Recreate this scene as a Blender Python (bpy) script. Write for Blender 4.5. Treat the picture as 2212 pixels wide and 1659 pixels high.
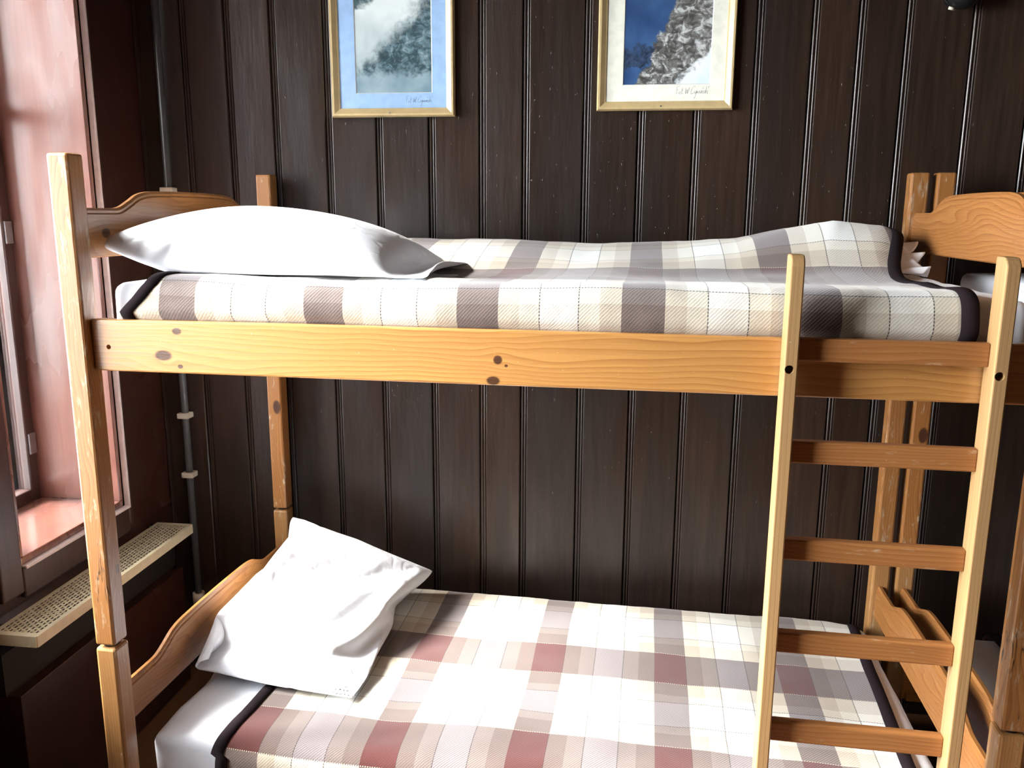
import bpy, bmesh, math, random
import numpy as np
from mathutils import Vector, Matrix, noise as mnoise

# ------------------------------------------------------------------ clear
for o in list(bpy.data.objects):
    bpy.data.objects.remove(o, do_unlink=True)
SC = bpy.context.scene
COL = SC.collection
PI = math.pi

# ------------------------------------------------------------------ camera
cam_d = bpy.data.cameras.new('camera')
cam_d.sensor_fit = 'HORIZONTAL'
cam_d.sensor_width = 36.0
cam_d.lens = 1801.36 / 2212 * 36.0
cam_d.clip_start = 0.02
cam = bpy.data.objects.new('camera', cam_d)
COL.objects.link(cam)
_rt, _up, _fw = Vector((.992169, .12480, .00500)), Vector((-.0300, .1963, .9801)), Vector((-.1215, .9726, -.1983))
_fw.normalize(); _rt = (_rt - _fw * _rt.dot(_fw)).normalized(); _up = _rt.cross(_fw)
cm = Matrix((( _rt.x, _up.x, -_fw.x, 1.187), (_rt.y, _up.y, -_fw.y, -1.728), (_rt.z, _up.z, -_fw.z, 1.646), (0, 0, 0, 1)))
cam.matrix_world = cm
SC.camera = cam

# ------------------------------------------------------------------ world, sun, exposure
SKY = 13.0
SUN = 9.0
SUN_DIR = Vector((.74, .03, -.58))
EXPOSURE = 1.92
w = bpy.data.worlds.new('sky'); SC.world = w
w.use_nodes = True
bg = w.node_tree.nodes['Background']
bg.inputs[0].default_value = (.93, .97, 1.0, 1)
bg.inputs[1].default_value = SKY
sd = bpy.data.lights.new('sun', 'SUN'); sd.energy = SUN; sd.angle = math.radians(18); sd.color = (1, .97, .92)
sun = bpy.data.objects.new('sun', sd); COL.objects.link(sun)
sun.rotation_euler = SUN_DIR.to_track_quat('-Z', 'Y').to_euler()
sun.location = (-3, -1, 4)
SC.view_settings.view_transform = 'Standard'
SC.view_settings.look = 'None'
SC.view_settings.exposure = EXPOSURE
SC.view_settings.gamma = 1
SC.view_settings.use_curve_mapping = False

FLOOR, CEIL = -0.06, 2.95
WX, WY = -0.45, 1.065           # inner faces of the window wall and of the boarded wall
RX, FY = 4.60, -3.40            # wall on the far side of the beds, wall behind
THW = 0.0381
BED = Matrix.Rotation(-THW, 4, 'Z')

WIN = [(0.27, 0.765), (-1.45, 0.13)]       # window openings along the wall (y range); the second is added for light
WZ0, WZ1 = 0.70, 2.70
for (a, b) in WIN:                        # sky portals in the window openings
    ld = bpy.data.lights.new('window_sky_portal', 'AREA'); ld.shape = 'RECTANGLE'
    ld.size = WZ1 - WZ0; ld.size_y = b - a
    ld.cycles.is_portal = True
    lo = bpy.data.objects.new('window_sky_portal', ld); COL.objects.link(lo)
    lo.location = (-0.84, (a + b) / 2, (WZ0 + WZ1) / 2)
    lo.rotation_euler = (0, -PI / 2, 0)

# ------------------------------------------------------------------ node helpers
class M:
    def __init__(s, name):
        s.m = bpy.data.materials.new(name); s.m.use_nodes = True
        s.t = s.m.node_tree; s.b = s.t.nodes['Principled BSDF']
    def n(s, typ, _p=None, **inp):
        nd = s.t.nodes.new(typ)
        for k, v in (_p or {}).items(): setattr(nd, k, v)
        for k, v in inp.items():
            key = int(k[1:]) if k[0] == '_' else k.replace('_', ' ')
            s.put(nd.inputs[key], v)
        return nd
    def put(s, sock, v):
        if isinstance(v, bpy.types.NodeSocket): s.t.links.new(v, sock)
        else: sock.default_value = v
    def ma(s, op, a, b=0.0, c=0.0):
        nd = s.n('ShaderNodeMath', {'operation': op}); s.put(nd.inputs[0], a); s.put(nd.inputs[1], b); s.put(nd.inputs[2], c)
        return nd.outputs[0]
    def obj(s):
        return s.n('ShaderNodeTexCoord').outputs['Object']
    def sep(s, v):
        o = s.n('ShaderNodeSeparateXYZ', _0=v).outputs; return o[0], o[1], o[2]
    def com(s, x, y, z):
        return s.n('ShaderNodeCombineXYZ', _0=x, _1=y, _2=z).outputs[0]
    def noise(s, vec, scale=5, detail=3, rough=.5, dist=0):
        return s.n('ShaderNodeTexNoise', Vector=vec, Scale=scale, Detail=detail, Roughness=rough, Distortion=dist).outputs[0]
    def scale(s, vec, xyz, off=(0, 0, 0)):
        nd = s.n('ShaderNodeMapping', Vector=vec); nd.inputs['Scale'].default_value = xyz; nd.inputs['Location'].default_value = off
        return nd.outputs[0]
    def ramp(s, fac, stops, interp='LINEAR'):
        nd = s.n('ShaderNodeValToRGB', _0=fac); r = nd.color_ramp; r.interpolation = interp
        while len(r.elements) < len(stops): r.elements.new(0.5)
        for e, (p, c) in zip(r.elements, stops):
            e.position = p; e.color = (*c, 1) if len(c) == 3 else c
        return nd.outputs[0]
    def mix(s, f, a, b, mode='MIX'):
        nd = s.n('ShaderNodeMix', {'data_type': 'RGBA', 'blend_type': mode})
        s.put(nd.inputs[0], f)
        for k, v in ((6, a), (7, b)):
            s.put(nd.inputs[k], (*v, 1) if isinstance(v, tuple) and len(v) == 3 else v)
        return nd.outputs[2]
    def smooth(s, v, a, b, lo=0.0, hi=1.0):
        nd = s.n('ShaderNodeMapRange', {'interpolation_type': 'SMOOTHSTEP'}, _0=v, _1=a, _2=b, _3=lo, _4=hi)
        return nd.outputs[0]
    def bump(s, h, strength=.3, dist=.002):
        return s.n('ShaderNodeBump', Strength=strength, Distance=dist, Height=h).outputs[0]
    def out(s, color=None, rough=None, normal=None, spec=None, **kw):
        for k, v in (('Base Color', color), ('Roughness', rough), ('Normal', normal), ('Specular IOR Level', spec)):
            if v is None: continue
            s.put(s.b.inputs[k], (*v, 1) if isinstance(v, tuple) and len(v) == 3 else v)
        for k, v in kw.items(): s.put(s.b.inputs[k.replace('_', ' ')], v)
        return s.m

def plain(name, c, rough=.5, metal=0.0, spec=.5):
    m = M(name); f = m.noise(m.obj(), 40, 3)
    col = m.mix(m.smooth(f, .3, .7), tuple(x * .88 for x in c), c)
    return m.out(col, rough, spec=spec, Metallic=metal)

def pine(name, axis, light, dark, seed=0.0, knots=(), freq=95, rough=.38, wear=.0, wearc=(.62, .52, .38), amp=.10, streak=.5, crack=0.0):
    """varnished softwood; knots = [(along, cross, r_along, r_cross)] in the thing's own coordinates"""
    m = M(name); x, y, z = m.sep(m.obj())
    al, c1, c2 = {'X': (x, z, y), 'Y': (y, z, x), 'Z': (z, x, y)}[axis]
    v = m.com(m.ma('MULTIPLY', al, 1.1), m.ma('MULTIPLY', c1, 5.0), m.ma('MULTIPLY_ADD', c2, 5.0, seed))
    big = m.noise(v, 1.6, 2, .45)
    ring = m.ma('ADD', m.ma('MULTIPLY_ADD', c2, .55, c1), m.ma('MULTIPLY', big, amp))
    kmask = None
    for (ka, kc, ra, rc) in knots:
        da = m.ma('DIVIDE', m.ma('SUBTRACT', al, ka), ra); dc = m.ma('DIVIDE', m.ma('SUBTRACT', c1, kc), rc)
        d2 = m.ma('ADD', m.ma('MULTIPLY', da, da), m.ma('MULTIPLY', dc, dc))
        # grain flows round the knot
        g = m.ma('EXPONENT', m.ma('MULTIPLY', d2, -.10))
        ring = m.ma('ADD', ring, m.ma('MULTIPLY', m.ma('MULTIPLY', g, dc), rc * -.55))
        k = m.smooth(d2, .55, 1.25, 1.0, 0.0)
        kmask = k if kmask is None else m.ma('MAXIMUM', kmask, k)
    fr = m.ma('FRACT', m.ma('MULTIPLY', ring, freq))
    line = m.ramp(fr, [(0, (0, 0, 0)), (.25, (.10, .10, .10)), (.78, (.55, .55, .55)), (.93, (1, 1, 1)), (1, (0, 0, 0))])
    fib = m.noise(m.com(m.ma('MULTIPLY', al, 6), m.ma('MULTIPLY', c1, 420), m.ma('MULTIPLY_ADD', c2, 420, seed)), 1, 3, .6)
    tone = m.noise(m.com(m.ma('MULTIPLY', al, 1.5), m.ma('MULTIPLY', c1, 9), m.ma('MULTIPLY_ADD', c2, 9, seed + 7)), 2, 3, .5)
    col = m.mix(m.ma('MULTIPLY', line, streak + .2), light, dark)
    col = m.mix(m.smooth(fib, .35, .75, 0, .35), col, dark)
    col = m.mix(m.smooth(tone, .35, .75, 0, .45), col, tuple(a * .55 + b * .45 for a, b in zip(light, dark)))
    if wear > 0:
        wn = m.noise(m.com(m.ma('MULTIPLY', al, 7), m.ma('MULTIPLY', c1, 26), m.ma('MULTIPLY_ADD', c2, 26, seed + 3)), 2, 5, .65)
        col = m.mix(m.smooth(wn, .62 - wear * .2, .78 - wear * .2, 0, .85), col, wearc)
    sc = m.noise(m.scale(m.obj(), (60, 60, 60)), 2.5, 2, .5)
    col = m.mix(m.smooth(sc, .74, .80, 0, .5), col, (.80, .66, .45))
    if crack > 0:
        cn = m.noise(m.com(m.ma('MULTIPLY', c1, 34), m.ma('MULTIPLY_ADD', c2, 34, seed), m.ma('MULTIPLY_ADD', al, 3.2, m.ma('MULTIPLY', c1, 14))), 1, 3, .55)
        ck = m.smooth(m.ma('ABSOLUTE', m.ma('SUBTRACT', cn, .5)), .003, .010, 1, 0)
        where = m.smooth(m.noise(m.com(c1, c2, m.ma('MULTIPLY', al, 2.2)), 2.0, 2, .5), .50, .58)
        col = m.mix(m.ma('MULTIPLY', m.ma('MULTIPLY', ck, where), crack), col, (.03, .018, .012))
    if kmask is not None:
        col = m.mix(m.ma('MULTIPLY', kmask, .93), col, (.045, .016, .010))
    rg = m.smooth(fib, .3, .8, rough - .06, rough + .12)
    nb = m.bump(m.ma('ADD', m.ma('MULTIPLY', line, .4), m.ma('MULTIPLY', fib, .6)), .18, .0012)
    return m.out(col, rg, nb, .45)

# ------------------------------------------------------------------ materials
MAT = {}
OL, OD = (.56, .275, .075), (.30, .105, .022)      # honey pine
RAILK = [(.175, 1.332, .022, .0125), (.212, 1.388, .012, .008), (.215, 1.308, .007, .005), (.942, 1.347, .010, .010), (.932, 1.302, .015, .010), (.960, 1.335, .004, .003)]
MAT['rail'] = pine('honey_pine_rail', 'X', (.52, .26, .078), (.29, .108, .024), 1.0, RAILK, freq=80, rough=.27)
_b = MAT['rail'].node_tree.nodes['Principled BSDF']; _b.inputs['Coat Weight'].default_value = 1.0; _b.inputs['Coat IOR'].default_value = 1.75; _b.inputs['Coat Roughness'].default_value = .22
MAT['rail_low'] = pine('honey_pine_rail_low', 'X', OL, OD, 5.0)
MAT['post'] = pine('honey_pine_post', 'Z', (.31, .140, .042), (.16, .052, .013), 2.0, freq=120, wear=.38, wearc=(.40, .31, .21), amp=.16, crack=.9)
MAT['post_knot'] = pine('knotty_pine_post', 'Z', (.33, .145, .040), (.17, .052, .012), 2.5, [(.985, -.018, .026, .014)], freq=110, wear=.1, amp=.16)
MAT['lowpost'] = pine('pale_pine_post', 'Z', (.36, .185, .065), (.21, .085, .025), 3.0, freq=150, wear=.25, wearc=(.42, .32, .2), amp=.05)
MAT['head'] = pine('honey_pine_headboard', 'Y', (.31, .135, .040), (.165, .052, .012), 8.0, [(.13, 1.60, .016, .012)], freq=75, amp=.2, rough=.33)
MAT['stile'] = pine('pale_pine_stile', 'Z', (.38, .235, .105), (.25, .125, .045), 4.0, freq=130, amp=.03, rough=.36, streak=.35)
MAT['rung'] = pine('red_pine_rung', 'X', (.36, .155, .05), (.20, .07, .018), 6.0, freq=110, wear=.12, wearc=(.5, .38, .24), amp=.07)
MAT['slat'] = pine('slat_pine', 'Y', OL, OD, 9.0)

def wallwood(name, c, c2, seed, rough=.33, bumpy=.5):
    m = M(name); x, y, z = m.sep(m.obj())
    v = m.com(m.ma('MULTIPLY_ADD', x, 60, seed), m.ma('MULTIPLY', y, 60), m.ma('MULTIPLY', z, 3.2))
    g = m.noise(v, 1.0, 4, .6, .3)
    t = m.noise(m.com(m.ma('MULTIPLY_ADD', x, 5, seed), y, m.ma('MULTIPLY', z, 1.3)), 1.4, 3, .5)
    col = m.mix(m.smooth(g, .3, .7), c, c2)
    col = m.mix(m.smooth(t, .35, .7, 0, .6), col, tuple(k * .55 for k in c))
    dn = m.noise(m.com(m.ma('MULTIPLY', x, 150), m.ma('MULTIPLY', y, 150), m.ma('MULTIPLY', z, 60)), 1, 2, .5)
    dent = m.smooth(dn, .70, .80, 0, 1)
    col = m.mix(m.ma('MULTIPLY', dent, .35), col, (.10, .075, .06))
    wav = m.noise(m.com(m.ma('MULTIPLY', x, 30), y, m.ma('MULTIPLY', z, 6)), 1, 3, .6)
    h = m.ma('ADD', m.ma('MULTIPLY', g, .35), m.ma('ADD', m.ma('MULTIPLY', dent, -.8), m.ma('MULTIPLY', wav, 1.2)))
    return m.out(col, m.smooth(t, .3, .75, rough - .05, rough + .14), m.bump(h, bumpy, .0022), .5)

for k in range(4):
    q = (.95, 1.1, .85, 1.2)[k]
    MAT['board%d' % k] = wallwood('dark_board_%d' % k, (.023 * q, .0132 * q, .0092 * q), (.038 * q, .0215 * q, .0145 * q), k * 13.7)
MAT['redwall'] = wallwood('red_brown_panel', (.032, .0115, .0085), (.046, .016, .011), 40, .30, .25)
MAT['reveal'] = wallwood('red_brown_gloss', (.17, .068, .050), (.21, .088, .066), 55, .20, .03)
for _m in ('reveal',): _b = MAT[_m].node_tree.nodes['Principled BSDF']; _b.inputs['Specular IOR Level'].default_value = .9; _b.inputs['Coat Weight'].default_value = 1.0; _b.inputs['Coat IOR'].default_value = 1.9; _b.inputs['Coat Roughness'].default_value = .12
MAT['casing'] = wallwood('casing_wood', (.032, .014, .011), (.05, .02, .016), 66, .42, .15)
MAT['darkframe'] = wallwood('dark_sash', (.035, .014, .011), (.05, .02, .015), 77, .35, .2)
MAT['black'] = plain('black_gap', (.006, .005, .005), .8)
MAT['plaster'] = plain('plaster', (.62, .58, .52), .8)
MAT['floor'] = pine('floor_wood', 'Y', (.13, .065, .03), (.07, .03, .014), 12.0)
MAT['pipe'] = plain('grey_pipe', (.085, .092, .095), .4)
MAT['clip'] = plain('cream_clip', (.62, .58, .47), .5)
MAT['grille'] = plain('cream_metal', (.58, .53, .36), .35)
MAT['gold'] = plain('pale_gold_frame', (.62, .47, .24), .33, .15)
MAT['black_metal'] = plain('black_metal', (.008, .008, .009), .35)
MAT['steel'] = plain('steel', (.35, .35, .36), .35, .9)
MAT['ground'] = plain('outside_ground', (.16, .16, .15), .9)
MAT['strip'] = plain('pale_sealing_strip', (.66, .57, .54), .55)
MAT['ink'] = plain('grey_ink', (.16, .18, .21), .6)

def fabric(name, c, sc=900, rough=.85, wr=.25, wdist=.004, crease=0.0, sheen=.15, spec=.25):
    m = M(name); o = m.obj()
    wv = m.noise(o, sc, 2, .5)
    wr1 = m.noise(m.scale(o, (1, 1, 1)), 14, 3, .55, .6)
    cr = m.ma('ABSOLUTE', m.ma('SUBTRACT', m.noise(m.scale(o, (1.0, 1.4, 1.0)), 5.5, 2, .45, 1.6), .5))
    h = m.ma('ADD', m.ma('ADD', m.ma('MULTIPLY', wv, .06), wr1), m.ma('MULTIPLY', m.smooth(cr, 0, .10), crease))
    return m.out(c, rough, m.bump(h, wr, wdist), spec, Sheen_Weight=sheen)
MAT['pillow'] = fabric('white_cotton', (.80, .83, .88), 1200, .8, .22, .010, .35)
MAT['sheet'] = fabric('white_sheet', (.76, .79, .84), 1200, .82, .30, .005)
MAT['bind'] = fabric('dark_binding', (.015, .010, .012), 500, .95, .2, .002, sheen=.0, spec=.08)

def plaid(name, pu, pv, u0, v0):
    m = M(name); uv = m.n('ShaderNodeUVMap').outputs[0]; u, v, _ = m.sep(uv)
    cb, ct, cc, cw = (.032, .019, .020), (.40, .34, .265), (.585, .55, .455), (.74, .765, .745)
    fu = m.ma('FRACT', m.ma('DIVIDE', m.ma('SUBTRACT', u, u0), pu))
    fv = m.ma('FRACT', m.ma('DIVIDE', m.ma('SUBTRACT', v, v0), pv))
    SU = (.255, .385, .51, .745, .87)
    SV = (.345, .475, .555, .795, .87)
    wu = m.ramp(fu, [(0, cb), (SU[0], ct), (SU[1], cc), (SU[2], cw), (SU[3], cc), (SU[4], ct)], 'CONSTANT')
    wv = m.ramp(fv, [(0, cb), (SV[0], ct), (SV[1], cc), (SV[2], cw), (SV[3], cc), (SV[4], ct)], 'CONSTANT')
    tw = m.ma('SINE', m.ma('MULTIPLY', m.ma('ADD', u, v), 2 * PI / .0078))
    fz = m.noise(m.com(u, v, 0), 420, 3, .6)
    tmix = m.smooth(m.ma('MULTIPLY_ADD', m.ma('SUBTRACT', fz, .5), 2.2, tw), -1, 1, .18, .82)
    prod = m.mix(1.0, wu, wv, 'MULTIPLY')
    gm = m.n('ShaderNodeGamma', Color=prod, Gamma=.5).outputs[0]
    lin = m.mix(tmix, wu, wv)
    col = m.mix(.16, gm, lin)
    # dark warm squares where both brown bands cross
    bb = m.ma('MULTIPLY', m.ma('LESS_THAN', fu, SU[0]), m.ma('LESS_THAN', fv, SV[0]))
    col = m.mix(bb, col, (.085, .027, .024))
    for f, c, per in ((fu, SU[2], pu), (fu, SU[3], pu), (fv, SV[2], pv), (fv, SV[3], pv)):
        d = m.ma('ABSOLUTE', m.ma('SUBTRACT', f, c))
        mask = m.ma('LESS_THAN', d, .0012 / per)
        other = v if f is fu else u
        dot = m.smooth(m.ma('SINE', m.ma('MULTIPLY', other, 2 * PI / .0065)), -.7, .2, .35, .92)
        col = m.mix(m.ma('MULTIPLY', mask, dot), col, (.045, .035, .036))
    for f, c, per in ((fv, SV[0], pv), (fv, .998, pv)):
        mask = m.ma('LESS_THAN', m.ma('ABSOLUTE', m.ma('SUBTRACT', f, c)), .0011 / per)
        dot = m.smooth(m.ma('SINE', m.ma('MULTIPLY', u, 2 * PI / .006)), -.3, .3, 0, .7)
        col = m.mix(m.ma('MULTIPLY', mask, dot), col, (.66, .58, .42))
    h = m.ma('ADD', m.ma('MULTIPLY', tw, .25), fz)
    return m.out(col, .95, m.bump(h, .35, .0012), .12, Sheen_Weight=.25, Sheen_Roughness=.5)
MAT['plaid_up'] = plaid('plaid_upper', .343, .455, .166, .233)
MAT['plaid_lo'] = plaid('plaid_lower', .357, .465, .592, .405)

def glass(name='window_glass', fac=None):
    m = M(name); t = m.t
    tr = m.n('ShaderNodeBsdfTransparent'); gl = m.n('ShaderNodeBsdfGlossy', Roughness=.02)
    fr = m.n('ShaderNodeFresnel', IOR=1.35)
    mx = m.n('ShaderNodeMixShader', _0=fr.outputs[0] if fac is None else fac, _1=tr.outputs[0], _2=gl.outputs[0])
    t.links.new(mx.outputs[0], t.nodes['Material Output'].inputs[0]); t.nodes.remove(m.b)
    return m.m
MAT['glass'] = glass()
MAT['picture_glass'] = glass('picture_glass', .025)

# ------------------------------------------------------------------ mesh helpers
def link(o, parent=None, mat=None):
    COL.objects.link(o)
    if parent is not None: o.parent = parent
    return o

def tag(o, label, cat, group=None, kind=None):
    o['label'] = label; o['category'] = cat
    if group: o['group'] = group
    if kind: o['kind'] = kind
    return o

def mesh_obj(name, verts, faces, mat, parent=None, smooth=False, uvs=None):
    me = bpy.data.meshes.new(name); me.from_pydata([tuple(map(float, v)) for v in verts], [], [tuple(map(int, f)) for f in faces])
    if uvs is not None:
        l = me.uv_layers.new(name='UVMap')
        arr = np.array(uvs, dtype=np.float32)
        idx = np.zeros(len(me.loops), dtype=np.int32); me.loops.foreach_get('vertex_index', idx)
        l.data.foreach_set('uv', arr[idx].ravel())
    me.update()
    bm = bmesh.new(); bm.from_mesh(me); bmesh.ops.recalc_face_normals(bm, faces=bm.faces); bm.to_mesh(me); bm.free()
    if smooth: me.polygons.foreach_set('use_smooth', [True] * len(me.polygons))
    me.materials.append(mat)
    return link(bpy.data.objects.new(name, me), parent)

def bm_obj(name, bm, mat, parent=None, smooth=False):
    bmesh.ops.recalc_face_normals(bm, faces=bm.faces)
    me = bpy.data.meshes.new(name); bm.to_mesh(me); bm.free()
    if smooth: me.polygons.foreach_set('use_smooth', [True] * len(me.polygons))
    me.materials.append(mat)
    return link(bpy.data.objects.new(name, me), parent)

def add_box(bm, x0, x1, y0, y1, z0, z1, bev=0.0, seg=2):
    r = bmesh.ops.create_cube(bm, size=1.0)
    vs = r['verts']
    for v in vs:
        v.co = Vector(((x0 + x1) / 2 + v.co.x * (x1 - x0), (y0 + y1) / 2 + v.co.y * (y1 - y0), (z0 + z1) / 2 + v.co.z * (z1 - z0)))
    if bev > 0:
        es = list({e for v in vs for e in v.link_edges})
        bmesh.ops.bevel(bm, geom=es, offset=bev, segments=seg, profile=.5, affect='EDGES')
    return bm

def box(name, x0, x1, y0, y1, z0, z1, mat, parent=None, bev=.003, seg=2):
    bm = bmesh.new(); add_box(bm, x0, x1, y0, y1, z0, z1, bev, seg)
    return bm_obj(name, bm, mat, parent)

def add_cyl(bm, p0, p1, r0, r1=None, seg=20):
    p0, p1 = Vector(p0), Vector(p1); d = p1 - p0
    q = d.to_track_quat('Z', 'Y').to_matrix().to_4x4()
    mt = Matrix.Translation((p0 + p1) / 2) @ q
    bmesh.ops.create_cone(bm, cap_ends=True, segments=seg, radius1=r0, radius2=r0 if r1 is None else r1, depth=d.length, matrix=mt)

def cyl(name, p0, p1, r, mat, parent=None, r1=None, seg=20):
    bm = bmesh.new(); add_cyl(bm, p0, p1, r, r1, seg); o = bm_obj(name, bm, mat, parent)
    for p in o.data.polygons: p.use_smooth = len(p.vertices) == 4
    return o

def empty(name, loc=(0, 0, 0), mtx=None):
    o = bpy.data.objects.new(name, None); COL.objects.link(o)
    o.empty_display_size = .1
    if mtx is not None: o.matrix_world = mtx
    else: o.location = loc
    return o

def prism(name, prof, z0, z1, mat, parent=None, axis='Z'):
    """extrude closed 2-D profile; axis Z: prof=(x,y)"""
    n = len(prof); vs = []
    for zz in (z0, z1):
        for a, b in prof:
            vs.append((a, b, zz) if axis == 'Z' else ((zz, a, b) if axis == 'X' else (a, zz, b)))
    fs = [(i, (i + 1) % n, n + (i + 1) % n, n + i) for i in range(n)]
    fs += [tuple(range(n))[::-1], tuple(range(n, 2 * n))]
    return mesh_obj(name, vs, fs, mat, parent)

def cut_hole(o, p0, p1, r):
    bm = bmesh.new(); add_cyl(bm, p0, p1, r, seg=18)
    me = bpy.data.meshes.new('cut'); bm.to_mesh(me); bm.free()
    c = bpy.data.objects.new('cut', me); COL.objects.link(c); c.parent = o.parent
    bpy.context.view_layer.update()
    md = o.modifiers.new('hole', 'BOOLEAN'); md.object = c; md.operation = 'DIFFERENCE'; md.solver = 'EXACT'
    dg = bpy.context.evaluated_depsgraph_get(); dg.update()
    nm = bpy.data.meshes.new_from_object(o.evaluated_get(dg))
    o.modifiers.clear(); o.data = nm
    bpy.data.objects.remove(c, do_unlink=True)

def nz(x, y, z=0.0): return mnoise.noise(Vector((x, y, z)))

def catmull(pts, n):
    pts = np.array(pts, float); P = np.vstack([2 * pts[0] - pts[1], pts, 2 * pts[-1] - pts[-2]])
    out = []; m = len(pts) - 1
    for k in np.linspace(0, m - 1e-9, n):
        i = int(k); t = k - i; a, b, c, d = P[i], P[i + 1], P[i + 2], P[i + 3]
        out.append(.5 * ((2 * b) + (-a + c) * t + (2 * a - 5 * b + 4 * c - d) * t * t + (-a + 3 * b - 3 * c + d) * t ** 3))
    return np.array(out)

# ================================================================== THE ROOM
# --- boarded back wall: every board a piece with a double bead on its left edge
wall = box('wall_back', WX - .4, RX, WY + .022, WY + .14, FLOOR, CEIL, MAT['black'], bev=0)
tag(wall, 'dark brown varnished wall of upright beaded boards behind the beds', 'wall', kind='structure')
joints = [-.452, -.285, -.130, .027, .208, .380, .557, .726, .868, 1.063, 1.237, 1.410, 1.588, 1.753, 1.888, 2.025, 2.214, 2.390]
rng = random.Random(4)
while joints[-1] < RX - .1: joints.append(joints[-1] + rng.uniform(.14, .19))
joints[-1] = RX
for i, (a, b) in enumerate(zip(joints, joints[1:])):
    y = WY + rng.uniform(-.0008, .0008)
    pr = [(a + .0015, y + .022), (a + .0015, y + .009), (a + .0035, y + .003), (a + .006, y + .0008), (a + .0095, y + .0012), (a + .0115, y + .0045),
          (a + .0130, y + .0050), (a + .0145, y + .0018), (a + .0165, y + .0006), (a + .0190, y + .0012), (a + .0205, y + .0042), (a + .0225, y + .0006), (a + .024, y),
          (b - .004, y), (b - .001, y + .003), (b, y + .010), (b, y + .022)]
    prism('board', pr, FLOOR, CEIL, MAT['board%d' % rng.randrange(4)], wall)

# --- window wall: masonry core with the two openings
bm = bmesh.new()
TX = WX - .42
segs = [(FY - .1, WIN[1][0]), (WIN[1][1], WIN[0][0]), (WIN[0][1], WY + .14)]
for a, b in segs: add_box(bm, TX, WX, a, b, FLOOR, CEIL)
for a, b in WIN:
    add_box(bm, TX, WX, a, b, FLOOR, WZ0 - .035); add_box(bm, TX, WX, a, b, WZ1, CEIL)
wl = bm_obj('wall_left', bm, MAT['redwall'])
tag(wl, 'dark red-brown panelled wall with the deep window', 'wall', kind='structure')

def window(name, a, b, label, cas_l, cas_r):
    r = empty(name, (0, 0, 0)); tag(r, label, 'window', kind='structure')
    XO = TX + .08
    # glossy reveal boards
    box('jamb', XO, WX + .004, b - .014, b + .004, WZ0, WZ1, MAT['reveal'], r, .002)
    box('jamb', XO, WX + .004, a - .004, a + .014, WZ0, WZ1, MAT['reveal'], r, .002)
    box('head_board', XO, WX + .004, a + .014, b - .014, WZ1 - .014, WZ1 + .004, MAT['reveal'], r, .002)
    box('sill', XO, WX + .006, a + .0, b - .0, WZ0 - .03, WZ0 + .0, MAT['reveal'], r, .003)
    # casing, a dark gap away from the reveal, with a rounded inner edge
    g, t = .011, .020
    if cas_r: box('casing', WX, WX + t, b + g, b + g + cas_r, WZ0 - .02 - .075, WZ1 + .08, MAT['casing'], r, .007, 3)
    if cas_l: box('casing', WX, WX + t, a - g - cas_l, a - g, WZ0 - .02 - .075, WZ1 + .08, MAT['casing'], r, .007, 3)
    box('casing', WX, WX + t, a - g + .0005, b + g - .0005, WZ0 - .03 - .085, WZ0 - .030 + .004, MAT['casing'], r, .007, 3)
    box('casing', WX, WX + t, a - g + .0005, b + g - .0005, WZ1 + g, WZ1 + g + .07, MAT['casing'], r, .007, 3)
    if cas_r: box('sealing_strip', WX + .004, WX + .0235, b + g - .004, b + g + .006, WZ0 - .03, WZ1, MAT['strip'], r, .003)
    box('sealing_strip', WX + .004, WX + .0235, a, b + g + .006, WZ0 - .032, WZ0 - .022, MAT['strip'], r, .003)
    # sash in the outer part of the reveal
    X0, X1 = XO + .015, XO + .060
    f = .042
    ya, yb, za, zb = a + .014, b - .014, WZ0, WZ1 - .014
    zm = 1.93
    box('sash_stile', X0, X1, yb - f, yb, za, zb, MAT['darkframe'], r, .004)
    box('sash_stile', X0, X1, ya, ya + f, za, zb, MAT['darkframe'], r, .004)
    for z in (za, zm, zb - f): box('sash_rail', X0, X1, ya + f, yb - f, z, z + f, MAT['darkframe'], r, .004)
    if b - a > .8: box('sash_stile', X0, X1, (ya + yb) / 2 - .03, (ya + yb) / 2 + .03, za, zb, MAT['darkframe'], r, .004)
    p = box('pane', X0 + .018, X0 + .023, ya + f - .01, yb - f + .01, za + f - .01, zb - f + .01, MAT['glass'], r, 0)
    for z in (.86, 1.55):
        h = box('hinge', X1, X1 + .006, yb - .035, yb - .004, z, z + .07, MAT['steel'], r, .001)
    return r
window('window_1', *WIN[0], 'narrow tall window in a deep glossy red-brown reveal beside the headboards', .085, .022)
window('added_window', *WIN[1], 'added unseen window in the same wall, letting in light from the front left', .10, 0)  # added out of view, to bring daylight in from the front left

og = mesh_obj('outside_ground', [(-30, -30, -3.2), (-1.2, -30, -3.2), (-1.2, 30, -3.2), (-30, 30, -3.2)], [(0, 1, 2, 3)], MAT['ground'])
tag(og, 'grey ground outside, below the window', 'ground', kind='structure')

fl = box('floor', TX, RX + .1, FY - .1, WY + .14, FLOOR - .1, FLOOR, MAT['floor'], bev=0); tag(fl, 'brown plank floor under the bunk beds', 'floor', kind='structure')
ce = box('ceiling', TX, RX + .1, FY - .1, WY + .14, CEIL, CEIL + .1, MAT['floor'], bev=0); tag(ce, 'brown wooden ceiling above the bunk beds', 'ceiling', kind='structure')
wr = box('wall_right', RX, RX + .1, FY - .1, WY + .14, FLOOR, CEIL, MAT['board1'], bev=0); tag(wr, 'dark wooden wall at the far end of the row of beds', 'wall', kind='structure')
wf = box('wall_front', TX, RX, FY - .1, FY, FLOOR, CEIL, MAT['board1'], bev=0); tag(wf, 'dark wooden wall facing the bunk beds', 'wall', kind='structure')

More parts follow.
